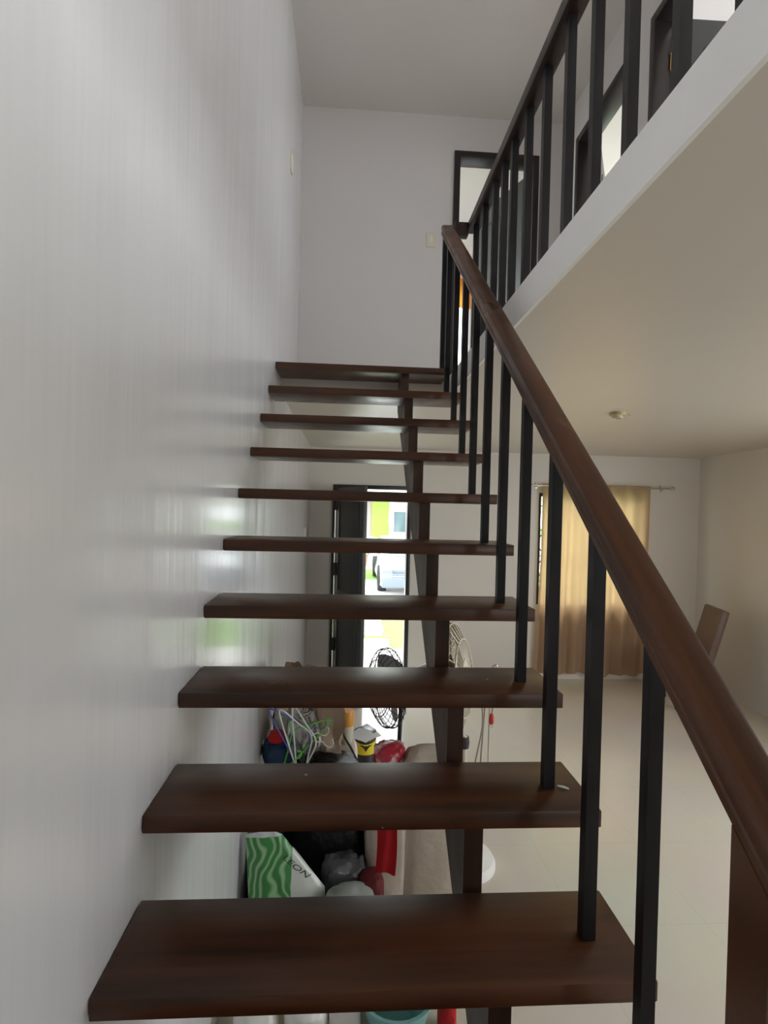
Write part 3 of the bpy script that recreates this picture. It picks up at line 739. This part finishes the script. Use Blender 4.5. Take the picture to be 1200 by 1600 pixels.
# front of the pile (seen between the two nearest treads)
def pouch(label, c, rot, tilt, wd, ht, dp, ms, text=None, seed=1):
    t = thing('refill_pouch', label, 'pouch', c)
    q = Matrix.Rotation(rot, 3, 'Z') @ Matrix.Rotation(tilt, 3, 'X') @ Matrix.Rotation(R(-4), 3, 'Y'); c = Vector(c)
    bm = BM(); n_ = 24; fr, bkk = [], []
    def shp(u, v):
        th = dp / 2 * (max(0, 1 - abs(u) ** 2.2)) ** .6 * (max(0, 1 - abs(v * 2 - 1) ** 2.6)) ** .5 * (1 - .55 * v)
        cr = 1 - .10 * (v > .85) * ((v - .85) / .15) ** 2 * abs(u)
        xr = .01 + .33 * min(1 - v, .5); xl = -.155
        return Vector((xl + (xr - xl) * (u + 1) / 2 * (1 if u < 1 else cr), 0, v * ht - .03 * max(0, u) ** 2 * v)), th + .0015 + .006 * noise.noise(Vector((u * 3, v * 4, seed)))
    for s, L in ((-1, fr), (1, bkk)):
        for j in range(n_ + 1):
            row = []
            for i in range(n_ + 1):
                u, v = i / n_ * 2 - 1, j / n_
                p, th = shp(u, v); p.y = s * max(th, .0012)
                row.append(bm.verts.new(c + q @ p))
            L.append(row)
    for L in (fr, bkk):
        for j in range(n_):
            for i in range(n_): bm.faces.new((L[j][i], L[j][i + 1], L[j + 1][i + 1], L[j + 1][i]))
    for i in range(n_):
        bm.faces.new((fr[0][i], fr[0][i + 1], bkk[0][i + 1], bkk[0][i])); bm.faces.new((fr[-1][i], fr[-1][i + 1], bkk[-1][i + 1], bkk[-1][i]))
        bm.faces.new((fr[i][0], fr[i + 1][0], bkk[i + 1][0], bkk[i][0])); bm.faces.new((fr[i][-1], fr[i + 1][-1], bkk[i + 1][-1], bkk[i][-1]))
    bd = build('pouch_body', bm, ms, t)
    if text:
        def mf(p):
            u, v = (p[0] * .42 + p[1] * .9) / .11 + .50, (.70 * ht - p[0] * .9 + p[1] * .42) / ht
            pp, th = shp(max(-1, min(1, u)), max(0, min(1, v))); pp.y = -max(th, .0012) - .0015
            return c + q @ Vector((pp.x, pp.y, pp.z))
        build('lettering', text_mesh(text, .042, mf), CAN_BLK, bd, smooth=False, recalc=False)
    return t
def pouch_mat(name, c1, c2):
    m = mat(name, c1, .28); nt = m.node_tree; b = nt.nodes['Principled BSDF']
    tc = nt.nodes.new('ShaderNodeTexCoord'); wv = nt.nodes.new('ShaderNodeTexWave'); wv.inputs['Scale'].default_value = 8; wv.inputs['Distortion'].default_value = 14; wv.inputs['Detail Scale'].default_value = .8
    wv.inputs['Detail'].default_value = 1; nt.links.new(tc.outputs['Object'], wv.inputs[0])
    sp = nt.nodes.new('ShaderNodeSeparateXYZ'); nt.links.new(tc.outputs['Object'], sp.inputs[0])
    rp = nt.nodes.new('ShaderNodeValToRGB'); rp.color_ramp.elements[0].color = (*c1, 1); rp.color_ramp.elements[1].color = (*c2, 1); rp.color_ramp.elements[0].position = .4
    nt.links.new(wv.outputs[1], rp.inputs[0])
    gt = nt.nodes.new('ShaderNodeMath'); gt.operation = 'GREATER_THAN'; gt.inputs[1].default_value = .01; nt.links.new(sp.outputs[0], gt.inputs[0])
    mx = nt.nodes.new('ShaderNodeMix'); mx.data_type = 'RGBA'; nt.links.new(gt.outputs[0], mx.inputs[0]); nt.links.new(rp.outputs[0], mx.inputs[6]); mx.inputs[7].default_value = (.50, .53, .48, 1)
    # white seal band near the top
    g2 = nt.nodes.new('ShaderNodeMath'); g2.operation = 'GREATER_THAN'; g2.inputs[1].default_value = .482; nt.links.new(sp.outputs[2], g2.inputs[0])
    m2 = nt.nodes.new('ShaderNodeMix'); m2.data_type = 'RGBA'; nt.links.new(g2.outputs[0], m2.inputs[0]); nt.links.new(mx.outputs[2], m2.inputs[6]); m2.inputs[7].default_value = (.50, .54, .52, 1)
    nt.links.new(m2.outputs[2], b.inputs['Base Color'])
    return m
pouch('big green and white refill pouch standing by the left wall under the stair', (.22, 2.36, F0), .10, R(-6), .38, .51, .11, pouch_mat('green_pouch_print', (.04, .20, .05), (.28, .48, .25)), 'LEON')
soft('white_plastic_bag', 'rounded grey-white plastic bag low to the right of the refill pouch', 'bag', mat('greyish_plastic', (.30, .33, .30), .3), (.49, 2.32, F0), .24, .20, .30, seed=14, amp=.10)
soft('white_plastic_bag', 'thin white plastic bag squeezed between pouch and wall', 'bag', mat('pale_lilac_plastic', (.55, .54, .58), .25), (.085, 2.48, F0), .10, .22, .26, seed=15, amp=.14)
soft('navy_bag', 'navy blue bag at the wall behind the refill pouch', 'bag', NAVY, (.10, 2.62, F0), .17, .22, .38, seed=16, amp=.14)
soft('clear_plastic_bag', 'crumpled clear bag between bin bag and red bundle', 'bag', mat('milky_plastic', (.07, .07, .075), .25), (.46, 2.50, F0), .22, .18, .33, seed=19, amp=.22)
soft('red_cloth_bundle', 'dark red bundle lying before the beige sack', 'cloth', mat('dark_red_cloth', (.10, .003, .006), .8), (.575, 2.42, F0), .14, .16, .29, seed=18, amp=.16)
soft('beige_sack', 'large beige sack standing in front of the black fan', 'sack', SACK, (.87, 2.64, F0), .33, .24, .76, seed=22, amp=.10, e=.6)
soft('beige_sack', 'narrow beige sack left of the large one', 'sack', SACK, (.655, 2.62, F0), .20, .22, .66, seed=24, amp=.10, e=.6)
soft('red_plastic_bag', 'red and clear plastic bag on the narrow beige sack', 'bag', mat('red_film', (.42, .03, .05), .2, noise_col=(14, (.65, .50, .52), .5, .62)), (.67, 2.68, -1.305), .15, .14, .13, seed=25, amp=.2)
# red cloth hanging over the sack
bm = BM(); gr = []
for j in range(13):
    v = j / 12; row = []
    for i in range(9):
        a = i / 8
        row.append(bm.verts.new((.595 + .09 * a + .01 * sin(v * 3), 2.425 - .02 * v + .006 * sin(a * 9 + v * 2) + .04 * (1 - v) ** 2, -1.36 - .29 * v + .008 * sin(a * 5) * v)))
    gr.append(row)
for j in range(12):
    for i in range(8): bm.faces.new((gr[j][i], gr[j][i + 1], gr[j + 1][i + 1], gr[j + 1][i]))
bmesh.ops.solidify(bm, geom=bm.faces[:], thickness=.006)
tag(build('red_towel', bm, REDCLOTH, origin=(.7, 2.46, -1.74)), 'bright red cloth strip hanging down the front of the beige sack', 'cloth')

# nearest things just under the lowest visible tread
soft('white_plastic_bag', 'small white bag at the wall under the lowest visible tread', 'bag', WHITE, (.15, 1.98, F0), .16, .2, .16, seed=41, amp=.12)
soft('white_plastic_bag', 'white bag in the middle under the lowest visible tread', 'bag', WHITE, (.33, 1.98, F0), .16, .2, .17, seed=42, amp=.12)
soft('white_plastic_bag', 'creased white bag left of the teal basin', 'bag', mat('bag_white', (.7, .68, .66), .4), (.47, 2.00, F0), .13, .2, .165, seed=43, amp=.14)
t = thing('teal_basin', 'teal plastic basin under the lowest visible tread', 'basin', (.66, 1.98, F0))
build('basin_body', lathe(BM(), [(.09, 0), (.135, .155), (.145, .16), (.145, .168), (.130, .165), (.085, .012), (0, .012)], (.66, 1.98, F0), 40), TEAL, t)
soft('red_cloth_bundle', 'small red lump right of the teal basin', 'cloth', REDCLOTH, (.85, 1.98, F0), .07, .1, .12, seed=44, amp=.15, sub=3)

# ------------------------------------------------------------------ outside
G = -2.08
struct('ground_lawn', box(BM(), -14, 22, YF + .17, 60, G - .1, G - .02), GRASS, 'lawn in front of the house seen through the door', 'lawn')
struct('bounce_yard', box(BM(), 4.8, 16, -14, YF, G - .1, G + .01), PAVE, 'unseen pale yard added for neutral bounce light through the right windows', 'yard')  # out of view; added so grass bounce does not tint the floor green
struct('porch_floor', box(BM(), -1.5, 4.2, YF + .15, 7.45, G - .05, F0 - .03), PAVE, 'pale porch floor just outside the front door', 'porch')
struct('road', box(BM(), -14, 22, 9.85, 15.0, G - .05, G), ROAD, 'pale concrete road beyond the front lawn', 'road')
for i, (ya_, yb_) in enumerate(((7.74, 7.93), (8.0, 8.38), (8.66, 8.80), (8.87, 9.80))):
    x1 = (1.10, 1.09, 1.02, 1.06)[i]
    tag(build('stepping_stone', box(BM(), -.1, x1, ya_, yb_, G - .03, G + .01, .008), PAVE, origin=((-.1 + x1) / 2, ya_, G)),
        ['nearest narrow pale slab after the porch edge', 'second pale slab from the porch, twice as deep', 'thin pale slab just before the broadest one', 'broadest pale slab at the road edge'][i], 'stepping stone', 'stepping slabs from the porch to the road')
# car facing the house
cx, cy, gz = 2.05, 12.3, G
t = thing('car', 'white car with slate grey bumper parked on the road outside', 'car', (cx, cy + 2, G))
side = [(0, .28), (.02, .62), (.10, .82), (.9, 1.0), (1.65, 1.42), (2.1, 1.52), (3.3, 1.50), (3.95, 1.05), (4.3, .95), (4.35, .35), (3.9, .25), (.3, .25)]
side = [(y_, z_ * .8) for y_, z_ in side]
bm = BM(); secs = []
for k, xx in enumerate((-.84, -.80, -.70, .70, .80, .84)):
    ins = (.10, .03, 0, 0, .03, .10)[k]
    row = []
    for yy, zz in side:
        xs = xx * (1 if zz < .82 else .84)
        row.append(bm.verts.new((cx + xs, cy + yy + ins * (1 if yy < 2 else -1), gz + zz - ins * (zz > 1.2) * .4)))
    secs.append(row)
for A, B in zip(secs, secs[1:]):
    for k in range(len(side)): bm.faces.new((A[k], A[(k + 1) % len(side)], B[(k + 1) % len(side)], B[k]))
bm.faces.new(secs[0]); bm.faces.new(secs[-1][::-1])
body = build('car_body', bm, CARW, t)
build('windscreen', obox(BM(), (cx, cy + 1.265, gz + .98), (1, 0, 0), (0, .75, .336), (0, -.336, .75), 1.18, .74, .02, .01), HGLASS, t)
build('bumper', box(BM(), cx - .84, cx + .84, cy - .08, cy + .12, gz + .20, gz + .44, .04), CARB, t)
bm = BM()
for k in range(4): box(bm, cx - .62, cx + .62, cy - .02, cy + .05, gz + .47 + k * .04, gz + .49 + k * .04, .004)
build('grille', bm, CARB, t)
for s in (-1, 1):
    build('headlamp', obox(BM(), (cx + s * .70, cy + .05, gz + .56), (1, .25 * s, 0), (0, 1, 0), (0, 0, 1), .24, .10, .11, .03), HGLASS, t)
    for yy in (.85, 3.5):
        build('wheel', lathe(BM(), [(.20, -.1), (.30, -.1), (.31, -.06), (.31, .06), (.30, .1), (.20, .1), (.18, .06), (0, .06)], (cx + s * .78, cy + yy, gz + .31), 28, (s, 0, 0)), RUBBER, t)
    build('wing_mirror', obox(BM(), (cx + s * .95, cy + 1.35, gz + .86), (1, 0, 0), (0, 1, 0), (0, 0, 1), .18, .10, .13, .03), CARW, t)
# house across the road
HY = 20.0
t = thing('green_house', 'lime green and white house across the road', 'house', (3, HY, G))
build('wall', box(BM(), 1.28, 1.92, HY, HY + .3, G, .45), LIME, t)
build('wall', box(BM(), -6, 1.28, HY + .05, HY + .35, G, .4), PINKW, t)
build('wall', box(BM(), 1.92, 9, HY + .05, HY + .35, -.20, .45), HWHITE, t)
build('wall', box(BM(), 1.92, 9, HY + .05, HY + .35, G, -1.05), HWHITE, t)
build('canopy', box(BM(), -6, 9, HY - 1.2, HY + .4, .42, .62), HWHITE, t)
build('roof', prism(BM(), [(HY - .9, .66), (HY + 5, 2.2), (HY + 5, .66)], 'x', -6, 9), PAVE, t)
w_ = build('window', box(BM(), 2.08, 3.6, HY + .15, HY + .22, -1.05, -.20), HGLASS, t)
build('window_frame', frame_ring(BM(), 'y', HY + .08, HY + .16, 2.06, 2.6, -1.05, -.2, .05), HWHITE, w_)
build('window_ledge', box(BM(), 1.95, 9, HY - .25, HY + .05, -1.28, -1.15), PAVE, t)
soft('garden_shrub', 'pale flowering shrub before the green house window', 'shrub', LEAVES, (2.95, HY - .75, G), .8, .7, 1.75, seed=50, amp=.5, freq=2.5)
soft('garden_boulder', 'rounded pale boulder against the green wall', 'boulder', HWHITE, (1.25, HY - 1.4, G), .55, .5, 1.0, seed=51, amp=.15)
for i, xx in enumerate((.55, .95, 1.75)):
    p = (xx, 18.2, G)
    t = thing('flower_pot', ['leftmost terracotta pot by the green house', 'middle terracotta pot with a round plant by the green house', 'rightmost terracotta pot by the green house'][i], 'flower pot', p, 'pots before the green house')
    build('pot', lathe(BM(), [(.10, 0), (.15, .30), (.17, .32), (.15, .36), (0, .34)], p, 20), TERRA, t)
    build('plant', sack(BM(), (xx, 18.2, G + .33), .34, .3, .30, seed=60 + i, amp=.4, sub=3), LEAVES, t)
struct('pavement', box(BM(), -14, 22, 17.6, HY + .3, G - .02, G + .0), PAVE, 'pale pavement before the green house', 'pavement')

for o in bpy.data.objects:
    if '_o' in o: del o['_o']
